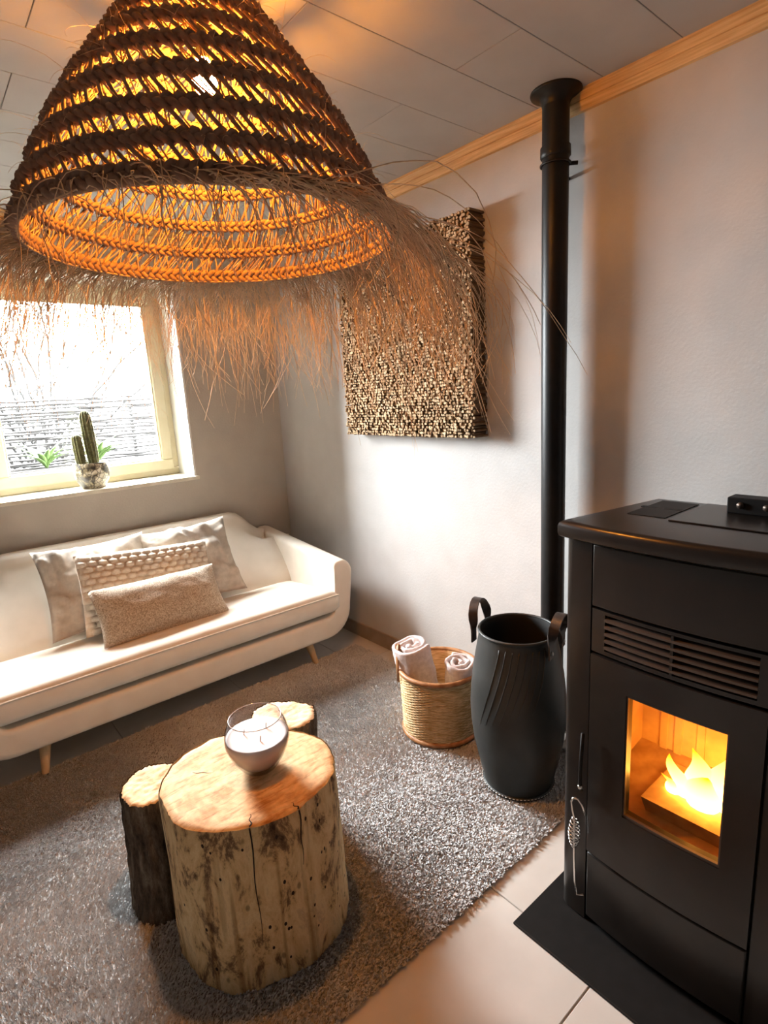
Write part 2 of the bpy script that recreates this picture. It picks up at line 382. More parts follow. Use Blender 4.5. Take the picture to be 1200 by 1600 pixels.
# ------------------------------------------------------------------ garden outside
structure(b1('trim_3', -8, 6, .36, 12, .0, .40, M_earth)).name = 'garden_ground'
structure(b1('added_blocker', -3.4, -3.2, .36, 2.75, .40, 4.6, M_earth)).name = 'unseen_sky_blocker'  # unseen wall added to keep grazing sky light off the right wall
fe = thing('wicker_fence', 'dark woven twig fence screen outside behind the window', 'fence', (-1, 3.0, .4))
for k in range(10):
    x = -4.4 + .72 * k
    MB().tube([(x, 3.05, .4), (x, 3.05, 1.62)], .022, 6).make('post', M_post, fe)
tw = MB()
for r_ in range(34):
    z = .46 + r_ * .0345
    for sgm in range(7):
        xa = -4.5 + .98 * sgm + random.uniform(-.15, .15); n = 10
        zz = z + random.uniform(-.010, .010); tl = random.uniform(-.02, .02)
        tw.tube([(xa + 1.1 * i / n, 3.0 + .018 * sin(i * 1.4 + r_ * PI) , zz + tl * (i / n - .5) + random.uniform(-.004, .004)) for i in range(n + 1)], random.uniform(.010, .0165), 4, cap=False)
stuff(tw.make('woven_twigs', M_twig, fe, smooth=False))
pl = thing('garden_planter', 'long dark wicker planter outside below the fence', 'planter', (-.75, 2.45, .4))
MB().box(-1.6, .15, 2.35, 2.38, .4, .99).make('front_panel', M_twig, pl, smooth=False)
MB().box(-1.6, .15, 2.62, 2.65, .4, .99).make('back_panel', M_twig, pl, smooth=False)
MB().box(-1.6, .15, 2.38, 2.62, .4, .97).make('planting_soil', M_earth, pl, smooth=False)
for r_ in range(6):
    MB().tube([(-1.61 + .18 * i, 2.34 - .012 * (i % 2), .72 + .045 * r_) for i in range(11)], .013, 5).make('woven_cane', M_post, pl)
def leafplant(name, label, cx, cy, z, n, ln, m):
    t = thing(name, label, 'plant', (cx, cy, z))
    for k in range(n):
        a = 2 * PI * k / n + random.uniform(-.2, .2); L = ln * random.uniform(.75, 1.1); lean = random.uniform(.5, 1.1)
        pts = []; V = []; Fs = []
        for i in range(6):
            q = i / 5; r0 = L * q * sin(lean * (.6 + .4 * q)); h = L * q * cos(lean * (.6 + .5 * q)); wdt = .022 * sin(PI * min(q * .85 + .15, 1)) * (ln / .25) + .001
            c = Vector((cx + r0 * cos(a), cy + r0 * sin(a), z + h)); sd = Vector((-sin(a), cos(a), 0)) * wdt
            V += [c - sd + Vector((0, 0, wdt * .35)), c, c + sd + Vector((0, 0, wdt * .35))]
            if i: b = 3 * i; Fs += [(b - 3, b - 2, b + 1, b), (b - 2, b - 1, b + 2, b + 1)]
        o = link('leaf', V, Fs, m, t); s_ = o.modifiers.new('thick', 'SOLIDIFY'); s_.thickness = .004
    return t
leafplant('agave_plant', 'spiky green agave in the planter outside, left of the cactus', -1.04, 2.5, .985, 16, .30, M_leaf)
leafplant('agave_plant', 'bright green leafy plant outside, right behind the cactus', -.60, 2.5, .985, 20, .32, M_leaf)
def shrub(label, cx, cy, n, h, spread):
    t = thing('garden_shrub', label, 'shrub', (cx, cy, .4)); b = MB(); lf = MB()
    for k in range(n):
        a = random.uniform(0, 2 * PI); p = Vector((cx + random.uniform(-.1, .1), cy + random.uniform(-.1, .1), .4)); d = Vector((cos(a) * spread, sin(a) * spread * .5, 1)).normalized()
        pts = [p.copy()]; rad = [.012]
        for i in range(12):
            d = (d + Vector((random.uniform(-.25, .25), random.uniform(-.2, .2), random.uniform(-.1, .1)))).normalized(); p = p + d * h / 11
            pts.append(p.copy()); rad.append(.018 * (1 - i / 13) + .003)
            if i > 3:
                for q in range(9):
                    c = p + Vector((random.gauss(0, .09), random.gauss(0, .06), random.gauss(0, .07)))
                    u = Vector((random.gauss(0, 1), random.gauss(0, 1), random.gauss(0, 1))).normalized() * random.uniform(.018, .045); v = u.orthogonal().normalized() * random.uniform(.009, .018)
                    lf.add([c - u, c + v, c + u, c - v], [(0, 1, 2, 3)])
                if random.random() < .8:
                    e2 = p + Vector((random.gauss(0, .14), random.gauss(0, .1), random.uniform(.0, .2)))
                    b.tube([p, (p + e2) / 2 + Vector((.01, 0, .01)), e2], [.007, .005, .003], 4)
        b.tube(pts, rad, 5)
    b.make('branches', M_twig, t); stuff(lf.make('foliage', M_leafd, t, smooth=False))
shrub('dark leafy shrub standing behind the woven fence, in the middle of the window', -.85, 3.9, 20, 2.4, .30)
shrub('sparse shrub behind the woven fence at the left edge of the window', -2.0, 5.6, 6, 2.4, .35)

# ------------------------------------------------------------------ sofa
SX0, SX1, SYF, SYB = -2.04, -.155, -.93, -.035
CXs = (SX0 + SX1) / 2; HW = (SX1 - SX0) / 2
so = thing('sofa', 'cream upholstered two-seat sofa with curved arms and wooden legs under the window', 'sofa', (CXs, -.48, 0))
def arm_top(y):
    t = (y - SYF) / (SYB - SYF); return .578 + .075 * t
def ushape(y, inset):
    # front view outline of the U body at depth y, arms and base in one closed loop
    pts = []; zt = arm_top(y) - inset; zb = .145 + inset; hw = HW - inset
    at = .125                                        # arm thickness at the top
    R1 = .16
    # right outside bottom corner -> up the arm
    def side(s):
        q = []
        for k in range(9):                           # big rounded lower corner
            a = -PI / 2 + PI / 2 * k / 8; q.append((s * (hw - .025 - R1 + R1 * cos(a)), zb + R1 + R1 * sin(a)))
        for k in range(1, 4): q.append((s * (hw - .025 + .025 * k / 3), zb + R1 + (zt - .075 - zb - R1) * k / 3))
        for k in range(1, 9):                        # rounded top, outer to inner
            a = PI * .5 * k / 8; q.append((s * (hw - .07 + .07 * cos(a)), zt - .07 + .07 * sin(a)))
        for k in range(1, 6):
            a = PI * .5 * k / 5; r = .03; q.append((s * (hw - at + .03 + inset - r * sin(a)), zt - r + r * cos(a)))
        q.append((s * (hw - at + inset - .004), .45)); q.append((s * (hw - at + inset - .012), .35))
        for k in range(1, 6):
            a = PI / 2 * k / 5; r = .06; q.append((s * (hw - at + inset - .012 - r + r * cos(a)), .33 - inset * 1.0 - r * sin(a)))
        return q
    r_ = side(1); l_ = side(-1)[::-1]
    mid_in = [(x, .27 - inset) for x in np.linspace(r_[-1][0], l_[0][0], 8)[1:-1]]
    mid_out = [(x, zb) for x in np.linspace(l_[-1][0], r_[0][0], 8)[1:-1]]
    return [(CXs + x, y, z) for x, z in r_ + mid_in + l_ + mid_out]
rings = []
for dy, ins in ((0, .022), (.002, .012), (.008, .004), (.02, 0)): rings.append(ushape(SYF + dy, ins))
for q in np.linspace(.06, 1, 10): rings.append(ushape(SYF + (SYB - SYF) * q, 0))
bd = MB().loft(rings, cap=False)
n = len(rings[0])
# close front and rear faces with strips (outer side to inner side of the U)
half = 9 + 3 + 8 + 5 + 2 + 5
def idx(side, k): return k if side == 0 else None
def cap_face(off, flip):
    f = []
    R = list(range(half)); Lf = list(range(half + 6, 2 * half + 6))
    o_r = R[:16]; i_r = R[16:][::-1]
    def strip(a, b):
        a = list(a); b = list(b); q = []
        la, lb = len(a), len(b); i = j = 0
        while i < la - 1 or j < lb - 1:
            if j >= lb - 1 or (i < la - 1 and (i + 1) / la <= (j + 1) / lb): q.append((a[i], a[i + 1], b[j])); i += 1
            else: q.append((a[i], b[j + 1], b[j])); j += 1
        return q
    f += strip(o_r, i_r)
    o_l = Lf[::-1][:16]; i_l = Lf[::-1][16:][::-1]
    f += [t[::-1] for t in strip(o_l, i_l)]
    mi = [R[-1]] + list(range(half, half + 6)) + [Lf[0]]
    mo = [R[0]] + list(range(2 * half + 6, 2 * half + 12))[::-1] + [Lf[-1]]
    for k in range(7): f.append((mi[k], mo[k], mo[k + 1], mi[k + 1]))
    return [tuple(i + off for i in (t if not flip else t[::-1])) for t in f]
bd.f += cap_face(0, False) + cap_face((len(rings) - 1) * n, True)
sofa_body = bd.make('body', M_sofa, so, sharp=60)
# backrest: cross-section swept along x, dropping towards the arms
bk = MB(); rings = []
NS = 40
for i in range(NS + 1):
    u = -1 + 2 * i / NS; x = CXs + u * (HW - .012)
    edge = min(1, max(0, (abs(u) - .66) / .23)); e2 = max(0, (abs(u) - .90) / .10); d = edge * edge * (3 - 2 * edge)
    zt = .800 - .152 * d - .09 * e2 * e2
    th = .10
    prof2 = [(-.035, .30), (-.030, zt * .75), (-.035, zt - .05)]
    for k in range(7):
        a = PI * k / 6; prof2.append((-.035 - .055 + .055 * cos(a), zt - .055 + .055 * sin(a)))
    inn = .05 * d
    prof2 += [(-.17, zt - .10), (-.235 - inn * .5, .62), (-.31 - inn, .52), (-.385 - inn, .42), (-.42 - inn, .36), (-.42 - inn, .29)]
    rings.append([(x, y, z) for y, z in prof2])
bk.loft(rings); bk.make('backrest', M_sofa, so, sharp=70)
# seat cushion: rounded box, slightly crowned, sloped to the back
sc_ = MB(); X0, X1, Y0, Y1 = SX0 + .118, SX1 - .118, -.945, -.40
NX, NY = 36, 14
def seat_pt(u, v, top):
    x = X0 + (X1 - X0) * u; y = Y0 + (Y1 - Y0) * v
    du = min(u, 1 - u) * (X1 - X0); dv = min(v, 1 - v) * (Y1 - Y0); r = .045
    e = 1.0
    for dd in (du, dv):
        if dd < r: e *= math.sqrt(max(0, 1 - (1 - dd / r) ** 2))
    zt = .425 - .055 * v + .018 * sin(PI * u) * sin(PI * min(v + .1, 1)); zb = .292 - .03 * v; zm = (zt + zb) / 2
    # front rounded corners in plan
    return (x, y + (.0 if top else 0), (zm + (zt - zm) * (.55 + .45 * e)) if top else (zm - (zm - zb) * (.55 + .45 * e)))
def dens(n):                                         # parameter values denser at the ends
    t = np.linspace(-1, 1, n + 1); return (np.sign(t) * (1 - (1 - np.abs(t)) ** 1.6) + 1) / 2
us, vs = dens(NX), dens(NY); V = []; Fs = []
for top in (1, 0):
    for v in vs:
        for u in us: V.append(seat_pt(u, v, top))
W1 = NX + 1; N1 = W1 * (NY + 1)
for j in range(NY):
    for i in range(NX):
        a = j * W1 + i; Fs.append((a, a + 1, a + W1 + 1, a + W1)); Fs.append((N1 + a, N1 + a + W1, N1 + a + W1 + 1, N1 + a + 1))
rim = [i for i in range(W1)] + [j * W1 + NX for j in range(1, NY + 1)] + [NY * W1 + i for i in range(NX - 1, -1, -1)] + [j * W1 for j in range(NY - 1, 0, -1)]
for k in range(len(rim)): a, b = rim[k], rim[(k + 1) % len(rim)]; Fs.append((a, N1 + a, N1 + b, b))
cu = link('seat_cushion', V, Fs, M_sofa, so, sharp=75)
pp = MB(); pp.tube([(V[i][0], V[i][1] - .001, V[i][2] + .001) for i in range(0, W1)], .0042, 6); pp.make('piping', M_sofa, cu)
for (lx, ly) in ((-1.756, -.86), (-.434, -.86), (-1.756, -.16), (-.434, -.16)):
    s = -1 if lx < -1 else 1; t_ = -1 if ly < -.5 else 1; zg = .014 if ly < -.5 else 0
    MB().tube([(lx - s * .015, ly - t_ * .01, .20), (lx - s * .012, ly - t_ * .008, .15), (lx + s * .012, ly + t_ * .03, zg)], [.026, .025, .014], 14).make('leg', M_oak, so, sharp=40)

# ------------------------------------------------------------------ cushions
def cushion(name, label, c, w_, h_, th, tilt, yaw, roll, m, wr=.010, seed=0, pinch=.06, nu=40, nv=28):
    o = thing(name, label, 'cushion', c, (0, 0, 0))
    o.rotation_euler = (Matrix.Rotation(yaw, 3, 'Z') @ Matrix.Rotation(-tilt, 3, 'X') @ Matrix.Rotation(roll, 3, 'Y')).to_euler()
    V = []; Fs = []
    def P(u, v, s):
        # plan outline drawn in between the corners
        k = 1 - pinch * (1 - abs(v) ** 2) ; k2 = 1 - pinch * (1 - abs(u) ** 2)
        x = u * w_ / 2 * k; z = v * h_ / 2 * k2
        b = max(0, (1 - abs(u) ** 2.6)) ** .55 * max(0, (1 - abs(v) ** 2.6)) ** .55
        nz = noise.noise(Vector((u * 2.2 + seed, v * 2.2, s * 3 + seed))) * wr + abs(noise.noise(Vector((u * 4 + v * 3 + seed, v * 1.5 - u * 2, seed)))) * wr * .9
        edge = min(1, b * 3)
        return (x, s * (-th / 2 * b - nz * edge) if s > 0 else (th / 2 * b + nz * edge * .3), z + nz * .5 * edge)
    for s in (1, -1):
        for j in range(nv + 1):
            for i in range(nu + 1): V.append(P(-1 + 2 * i / nu, -1 + 2 * j / nv, s))
    W = nu + 1; N = W * (nv + 1)
    for j in range(nv):
        for i in range(nu):
            a = j * W + i; Fs.append((a, a + 1, a + W + 1, a + W)); Fs.append((N + a, N + a + W, N + a + W + 1, N + a + 1))
    rim = [i for i in range(W)] + [j * W + nu for j in range(1, nv + 1)] + [nv * W + i for i in range(nu - 1, -1, -1)] + [j * W for j in range(nv - 1, 0, -1)]
    for k in range(len(rim)): a, b = rim[k], rim[(k + 1) % len(rim)]; Fs.append((a, N + a, N + b, b))
    me = bpy.data.meshes.new('cover'); me.from_pydata(V, [], Fs); me.materials.append(m); me.shade_smooth()
    cv = bpy.data.objects.new('cover', me); COL.objects.link(cv); cv.parent = o
    return o, P
cushion('linen_cushion', 'plain beige linen cushion at the left, leaning on the sofa back', (-1.345, -.385, .615), .53, .46, .15, .48, 0, .0, M_linen, .034, 3, .09)
cushion('linen_cushion', 'plain beige linen cushion at the right, leaning on the sofa back', (-.865, -.375, .61), .53, .46, .15, .48, 0, -.02, M_linen, .032, 9, .09)
ck, PF = cushion('knit_cushion', 'chunky basket-knit cream cushion in the middle of the three layers', (-1.14, -.515, .585), .66, .40, .10, .42, .02, .085, M_knit, .003, 5, .03)
kb = MB()
NR, NCc = 13, 13
for r_ in range(NR):
    v = -.90 + 1.80 * r_ / (NR - 1)
    for c_ in range(NCc + (r_ % 2)):
        u = (-.93 + 1.86 * (c_ + (.5 if r_ % 2 == 0 else 0)) / NCc)
        if abs(u) > .95: continue
        V = []; Fs = []; hu, hv = 1.86 / NCc * .52, .085
        for j in range(5):
            for i in range(7):
                a, b = -1 + i / 3, -1 + j / 2
                aa = a * math.sqrt(max(0, 1 - .28 * b * b)); bb = b * math.sqrt(max(0, 1 - .35 * a * a))
                x, y, z = PF(max(-1, min(1, u + aa * hu)), max(-1, min(1, v + bb * hv)), 1)
                hgt = .014 * math.sqrt(max(0, (1 - a ** 4) * (1 - b * b))) - .003
                V.append((x, y - hgt, z))
        for j in range(4):
            for i in range(6): a = j * 7 + i; Fs.append((a, a + 1, a + 8, a + 7))
        kb.add(V, Fs)
me = bpy.data.meshes.new('knit_loops'); me.from_pydata(kb.v, [], kb.f); me.materials.append(M_knit); me.shade_smooth()
kl = bpy.data.objects.new('knit_loops', me); COL.objects.link(kl); kl.parent = ck; stuff(kl)
cushion('woven_cushion', 'small oblong tan woven cushion at the front on the sofa seat', (-1.145, -.69, .535), .62, .285, .15, .62, .06, .03, M_tan, .006, 12, .05)

# ------------------------------------------------------------------ rug
RX0, RX1, RY0, RY1 = -2.75, -.12, -2.49, -.86
rg = thing('rug', 'grey shaggy rug between sofa and stove', 'rug', ((RX0 + RX1) / 2, (RY0 + RY1) / 2, 0))
bevel(b1('backing', RX0, RX1, RY0, RY1, 0.0005, .008, M_rug, rg), .003)
NT = 300000
px = rng.uniform(RX0 - .002, RX1 + .002, NT); py = rng.uniform(RY0 - .003, RY1 + .003, NT)
# pile direction drifts slowly over the rug, leaving brushed patches
a = 1.2 * np.sin(px * 3.1 + py * 2.0) + 1.1 * np.sin(py * 4.3 - px * 1.7) + rng.normal(0, .8, NT)
ln = rng.uniform(.005, .012, NT); hh = rng.uniform(.009, .017, NT); wd = rng.uniform(.0009, .0017, NT)
dx, dy = np.cos(a), np.sin(a)
verts = np.zeros((NT, 4, 3)); sx, sy = -dy * wd, dx * wd
verts[:, 0] = np.stack([px - sx, py - sy, np.full(NT, .006)], 1); verts[:, 1] = np.stack([px + sx, py + sy, np.full(NT, .006)], 1)
verts[:, 2] = np.stack([px + dx * ln * .5 + sx, py + dy * ln * .5 + sy, hh + .002], 1); verts[:, 3] = np.stack([px + dx * ln + rng.normal(0, .002, NT), py + dy * ln + rng.normal(0, .002, NT), hh + .003], 1)
def fast_mesh(name, v, f, m, parent):
    v = v.reshape(-1, 3) - np.array(world_of(parent).translation); me = bpy.data.meshes.new(name)
    f = np.asarray(f, dtype=np.int32); k = f.shape[1]
    me.vertices.add(len(v)); me.vertices.foreach_set('co', v.astype(np.float32).ravel())
    me.loops.add(f.size); me.loops.foreach_set('vertex_index', f.ravel())
    me.polygons.add(len(f)); me.polygons.foreach_set('loop_start', np.arange(0, f.size, k, dtype=np.int32))
    me.update(calc_edges=True); me.validate(); me.materials.append(m)
    o = bpy.data.objects.new(name, me); COL.objects.link(o); o.parent = parent; return o
ids = np.arange(NT)[:, None] * 4
stuff(fast_mesh('pile', verts, ids + np.array([[0, 1, 2, 3]]), M_pile, rg))

# ------------------------------------------------------------------ tree stumps
def stump(name, label, c, r, h, mb, mc, seed, rough=.05, flare=1.0, bark=0., n=96, ecc=0.05, zb=.0):
    o = thing(name, label, 'stump', (c[0], c[1], zb))
    def rad(a, z):
        q = 1 + ecc * cos(2 * a + seed) + .03 * sin(3 * a + seed * 2) + rough * noise.noise(Vector((cos(a) * 2.2 + seed, sin(a) * 2.2, z * 1.5)))
        t = z / h; fl = 1 + (flare - 1) * (1 - t) ** 2
        q2 = rough * .45 * noise.noise(Vector((cos(a) * 9, sin(a) * 9, z * 5 + seed)))
        if bark: q2 += bark * noise.noise(Vector((cos(a) * 16 + seed, sin(a) * 16, z * 12))) + bark * .7 * abs(noise.noise(Vector((cos(a) * 9 + seed, sin(a) * 9, z * 4))))
        return r * (q * fl + q2)
    zs = np.linspace(0, h, 40); V = []; Fs = []
    for z in zs:
        for k in range(n):
            a = 2 * PI * k / n; R = rad(a, z); R *= 1 - .01 * max(0, (z - h + .012) / .012)
            V.append((R * cos(a), R * sin(a), z))
    for i in range(len(zs) - 1):
        for k in range(n): Fs.append((i * n + k, i * n + (k + 1) % n, (i + 1) * n + (k + 1) % n, (i + 1) * n + k))
    me = bpy.data.meshes.new('trunk'); me.from_pydata(V, [], Fs); me.materials.append(mb); me.shade_smooth()
    t = bpy.data.objects.new('trunk', me); COL.objects.link(t); t.parent = o
    V = []; Fs = []; nr = 14; ins = .975 if not bark else .93
    for j in range(nr + 1):
        for k in range(n):
            a = 2 * PI * k / n; q = j / nr; R = rad(a, h) * (q if j < nr else 1) * ins
            z = h + .002 + .0035 * noise.noise(Vector((cos(a) * q * 5 + seed, sin(a) * q * 5, seed))) - (.003 if j == nr else 0)
            V.append((R * cos(a), R * sin(a), z))
    for j in range(nr):
        for k in range(n): Fs.append((j * n + k, j * n + (k + 1) % n, (j + 1) * n + (k + 1) % n, (j + 1) * n + k))
    m0 = len(V)
    for k in range(n): a = 2 * PI * k / n; R = rad(a, h) * .985; V.append((R * cos(a), R * sin(a), h - .006))
    for k in range(n): Fs.append((nr * n + k, nr * n + (k + 1) % n, m0 + (k + 1) % n, m0 + k))
    me = bpy.data.meshes.new('cut_face'); me.from_pydata(V, [], Fs); me.materials.append(mc); me.shade_smooth()
    t2 = bpy.data.objects.new('cut_face', me); COL.objects.link(t2); t2.parent = o
    return o, rad
ST = (-1.405, -2.105)
s1, rad1 = stump('tree_stump', 'large debarked tree stump table carrying the candle', ST, .226, .466, M_trunk, M_cut, 1.3, .05, 1.02, 0, zb=.012)
# drying cracks: thin dark wedges on the cut face and down the side
for ang, r0, r1, dn in ((-2.02, .80, 1.0, .34), (-1.45, .86, 1.0, .16), (2.4, .45, .68, 0)):
    pts = []
    for i in range(9):
        q = r0 + (r1 - r0) * i / 8; aa = ang + .015 * sin(i * 1.3); R = rad1(aa, .466) * q * .985; pts.append((ST[0] + R * cos(aa), ST[1] + R * sin(aa), .012 + .4685))
    ckm = MB().tube(pts, [.0005 + .0016 * i / 8 for i in range(9)], 4, flat=(.5, 1))
    if dn:
        pts = []
        for i in range(12):
            z = .466 - dn * i / 11; aa = ang + .015 * sin(8 * 1.3) + .01 * sin(i * .9); R = rad1(aa, z) + .0006; pts.append((ST[0] + R * cos(aa), ST[1] + R * sin(aa), z + .012))
        MB().tube(pts, [.0017 * (1 - i / 12) + .0005 for i in range(12)], 4).make('drying_crack', M_crack, s1)
    ckm.make('drying_crack', M_crack, s1)
wh = MB()
for k in range(46):                                   # beetle holes in the side
    aa = random.uniform(-PI, 0.3); z = random.uniform(.06, .45); R = rad1(aa, z) + .0004
    p = Vector((ST[0] + R * cos(aa), ST[1] + R * sin(aa), z + .012)); nrm = Vector((cos(aa), sin(aa), 0)); r = random.uniform(.0022, .0045)
    u = Vector((-sin(aa), cos(aa), 0)); wv = Vector((0, 0, 1)); nn = 7
    wh.add([p + nrm * .0012] + [p + (u * cos(2 * PI * i / nn) + wv * sin(2 * PI * i / nn) * 1.5) * r for i in range(nn)], [(0, 1 + i, 1 + (i + 1) % nn) for i in range(nn)])
stuff(wh.make('beetle_holes', M_crack, s1))
stump('bark_log', 'small dark bark-covered log left of the large stump', (-1.585, -1.825), .092, .375, M_bark, M_cut, 4.1, .08, 1.24, .10, zb=.012)
stump('bark_log', 'small pale-topped bark log behind the candle, right of the large stump', (-1.158, -1.852), .104, .42, M_bark, M_cut2, 7.7, .08, 1.05, .09, zb=.012)

# ------------------------------------------------------------------ candle
cc = (-1.371, -2.109, .482)
ca = thing('candle_glass', 'pale three-wick candle in a rounded clear glass on the large stump', 'candle', cc)
outer = [(.0, .0), (.040, .0), (.046, .003), (.055, .014), (.070, .038), (.082, .065), (.088, .085), (.0875, .104), (.083, .124), (.076, .142), (.0715, .152), (.0705, .1535)]
inner = [(.0695, .1525), (.0735, .142), (.0805, .123), (.085, .104), (.0853, .085), (.079, .064), (.066, .038), (.050, .018), (.040, .012), (0, .011)]
MB().lathe(outer + inner, cc, 56).make('glass_bowl', M_glass, ca)
MB().tube([(cc[0] + .0708 * cos(2 * PI * k / 64), cc[1] + .0708 * sin(2 * PI * k / 64), cc[2] + .1535) for k in range(64)], .0013, 6, closed=True).make('rim', M_rimhighlight, ca)  # thin pale ring drawing the rim's highlight
wx = [(0, .012), (.040, .0125), (.0498, .0185), (.0655, .038), (.0786, .064), (.0848, .085), (.0846, .100), (.084, .1015), (.078, .1000), (.05, .0995), (0, .0995)]
MB().lathe(wx, cc, 56).make('wax', M_wax, ca)
for a in (.3, 2.4, 4.5):
    x, y = cc[0] + .036 * cos(a), cc[1] + .036 * sin(a)
    MB().tube([(x, y, cc[2] + .098), (x + .001, y, cc[2] + .106), (x + .003, y + .001, cc[2] + .114)], .0017, 6).make('wick', M_wick, ca)

# ------------------------------------------------------------------ basket with rolled towels
bc = (-.368, -1.815, .014)
ba = thing('rattan_basket', 'round rattan basket with brown rims holding rolled towels', 'basket', bc)
bp = [(.0, .004), (.150, .004), (.157, .02), (.162, .10), (.165, .2), (.168, .29)]
MB().lathe(bp + [(.160, .29), (.157, .2), (.154, .1), (.149, .02), (0, .012)], bc, 56).make('liner', M_rattan, ba)
wv = MB(); NRw = 46
for r_ in range(NRw):
    z = .022 + .262 * r_ / (NRw - 1); R0 = .1585 + .010 * z / .29 + .0015; pts = []; m_ = 112
    for k in range(m_):
        a_ = 2 * PI * k / m_; R = R0 + .0022 * sin(28 * a_ + PI * r_); pts.append((bc[0] + R * cos(a_), bc[1] + R * sin(a_), bc[2] + z + .0006 * sin(5 * a_ + r_)))
    wv.tube(pts, .0032, 4, closed=True)
stuff(wv.make('woven_cane', M_rattan, ba))
def ringpts(R, z, n=72, c=bc): return [(c[0] + R * cos(2 * PI * k / n), c[1] + R * sin(2 * PI * k / n), c[2] + z) for k in range(n)]
MB().tube(ringpts(.170, .292), .0105, 10, closed=True).make('top_rim', M_cane, ba)
MB().tube(ringpts(.162, .012), .0115, 10, closed=True).make('base_rim', M_cane, ba)
for a in (2.35, 2.35 + PI):
    t = Vector((-sin(a), cos(a), 0)); c = Vector((bc[0] + .176 * cos(a), bc[1] + .176 * sin(a), bc[2])); pts = []
    pts = [c + t * .045 + Vector((0, 0, .245))]
    for k in range(13):
        q = PI * k / 12; pts.append(c + t * .045 * cos(q) + Vector((0, 0, .315 + .075 * sin(q))))
    pts.append(c - t * .045 + Vector((0, 0, .245)))
    MB().tube(pts, .010, 8, flat=(.35, 1)).make('handle', M_cane, ba)
def towel(label, base, axis, r, L, seed, rot):
    o = thing('rolled_towel', label, 'towel', base, group='rolled towels in the basket')
    ax = Vector(axis).normalized(); u = ax.orthogonal().normalized(); v = ax.cross(u); turns = 2.6; n_ = 110; th = .017
    path = []
    for i in range(n_ + 1):
        q = i / n_; a_ = rot + 2 * PI * turns * q; R = .012 + (r - .012) * q ** .9 + .003 * noise.noise(Vector((a_ * .8, seed, 0))); path.append((R, a_))
    def pt(R, a_, h): 
        w_ = .007 * noise.noise(Vector((a_ * 1.3 + seed, h * 14, seed))) + .004 * noise.noise(Vector((a_ * 4, h * 30, seed))); R2 = R + w_
        return Vector(base) + u * (R2 * cos(a_)) + v * (R2 * sin(a_)) + ax * (h + .010 * noise.noise(Vector((a_ * .9, seed + 4, 0))) )
    V = []; Fs = []; m_ = 14
    prof = [(0, 0, .5)]
    for (R, a_) in path:
        ring = []
        for j in range(m_ + 1): ring.append(pt(R, a_, L * j / m_))
        for k in range(1, 4):
            q = PI * k / 4; ring.append(pt(R - th * .5 * (1 - cos(q)), a_, L + th * .5 * sin(q)))
        for j in range(m_ + 1): ring.append(pt(R - th, a_, L - L * j / m_))
        V += ring
    nn = len(V) // (n_ + 1)
    for i in range(n_):
        for k in range(nn): k2 = (k + 1) % nn; Fs.append((i * nn + k, i * nn + k2, (i + 1) * nn + k2, (i + 1) * nn + k))
    Fs.append(tuple(range(nn))[::-1]); Fs.append(tuple(n_ * nn + k for k in range(nn)))
    link('terry_roll', V, Fs, M_towel, o)
towel('rolled pale towel at the back of the basket, standing highest', (-.392, -1.760, .04), (-.14, .10, 1), .094, .368, 2.2, .5)
towel('rolled pale towel at the front of the basket, half behind the black barrel', (-.335, -1.890, .04), (-.06, -.10, 1), .076, .318, 6.1, 2.9)

# ------------------------------------------------------------------ black rubber barrel
rc = (-.405, -2.262, .014)
br = thing('rubber_barrel', 'tall black recycled-rubber barrel with two strap handles beside the stove', 'barrel', rc)
bpf = [(.122, .0), (.126, .012), (.130, .03), (.146, .10), (.163, .18), (.172, .26), (.174, .32), (.170, .39), (.162, .46), (.150, .53), (.141, .575), (.138, .600), (.139, .612)]
bin_ = [(.134, .614), (.131, .606), (.133, .585), (.142, .53), (.154, .46), (.162, .39), (.166, .32), (.164, .26), (.155, .18), (.138, .10), (.12, .02), (0, .018)]
MB().lathe([(0, 0)] + bpf, rc, 72).make('body', M_rubber, br)
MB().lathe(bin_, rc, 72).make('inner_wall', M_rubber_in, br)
MB().tube(ringpts(.137, .612, 72, rc), .0055, 8, closed=True).make('rim', M_rubber, br)
MB().tube(ringpts(.127, .006, 72, rc), .007, 8, closed=True).make('base_seam', M_rubber, br)
st_ = MB()
for k in range(64):
    a = 2 * PI * k / 64; b_ = a + .055; p = [(rc[0] + .1350 * cos(q), rc[1] + .1350 * sin(q), rc[2] + .011) for q in (a, (a + b_) / 2, b_)]
    st_.tube(p, .0017, 4)
stuff(st_.make('stitching', M_stitch, br))
def bR(z):
    zz = [p[1] for p in bpf]; rr = [p[0] for p in bpf]; return float(np.interp(z, zz, rr))
for k in range(8):                                   # tread ridges slanting over the shoulder
    a0 = -2.95 + .165 * k; pts = []
    for i in range(14):
        z = .585 - (.30 - .012 * k) * i / 13; a = a0 - .42 * (i / 13) ** 1.3; R = bR(z) + .0006; pts.append((rc[0] + R * cos(a), rc[1] + R * sin(a), rc[2] + z))
    MB().tube(pts, [.0018] * 10 + [.0014, .001, .0006, .0003], 5).make('tread_ridge', M_rubber, br)
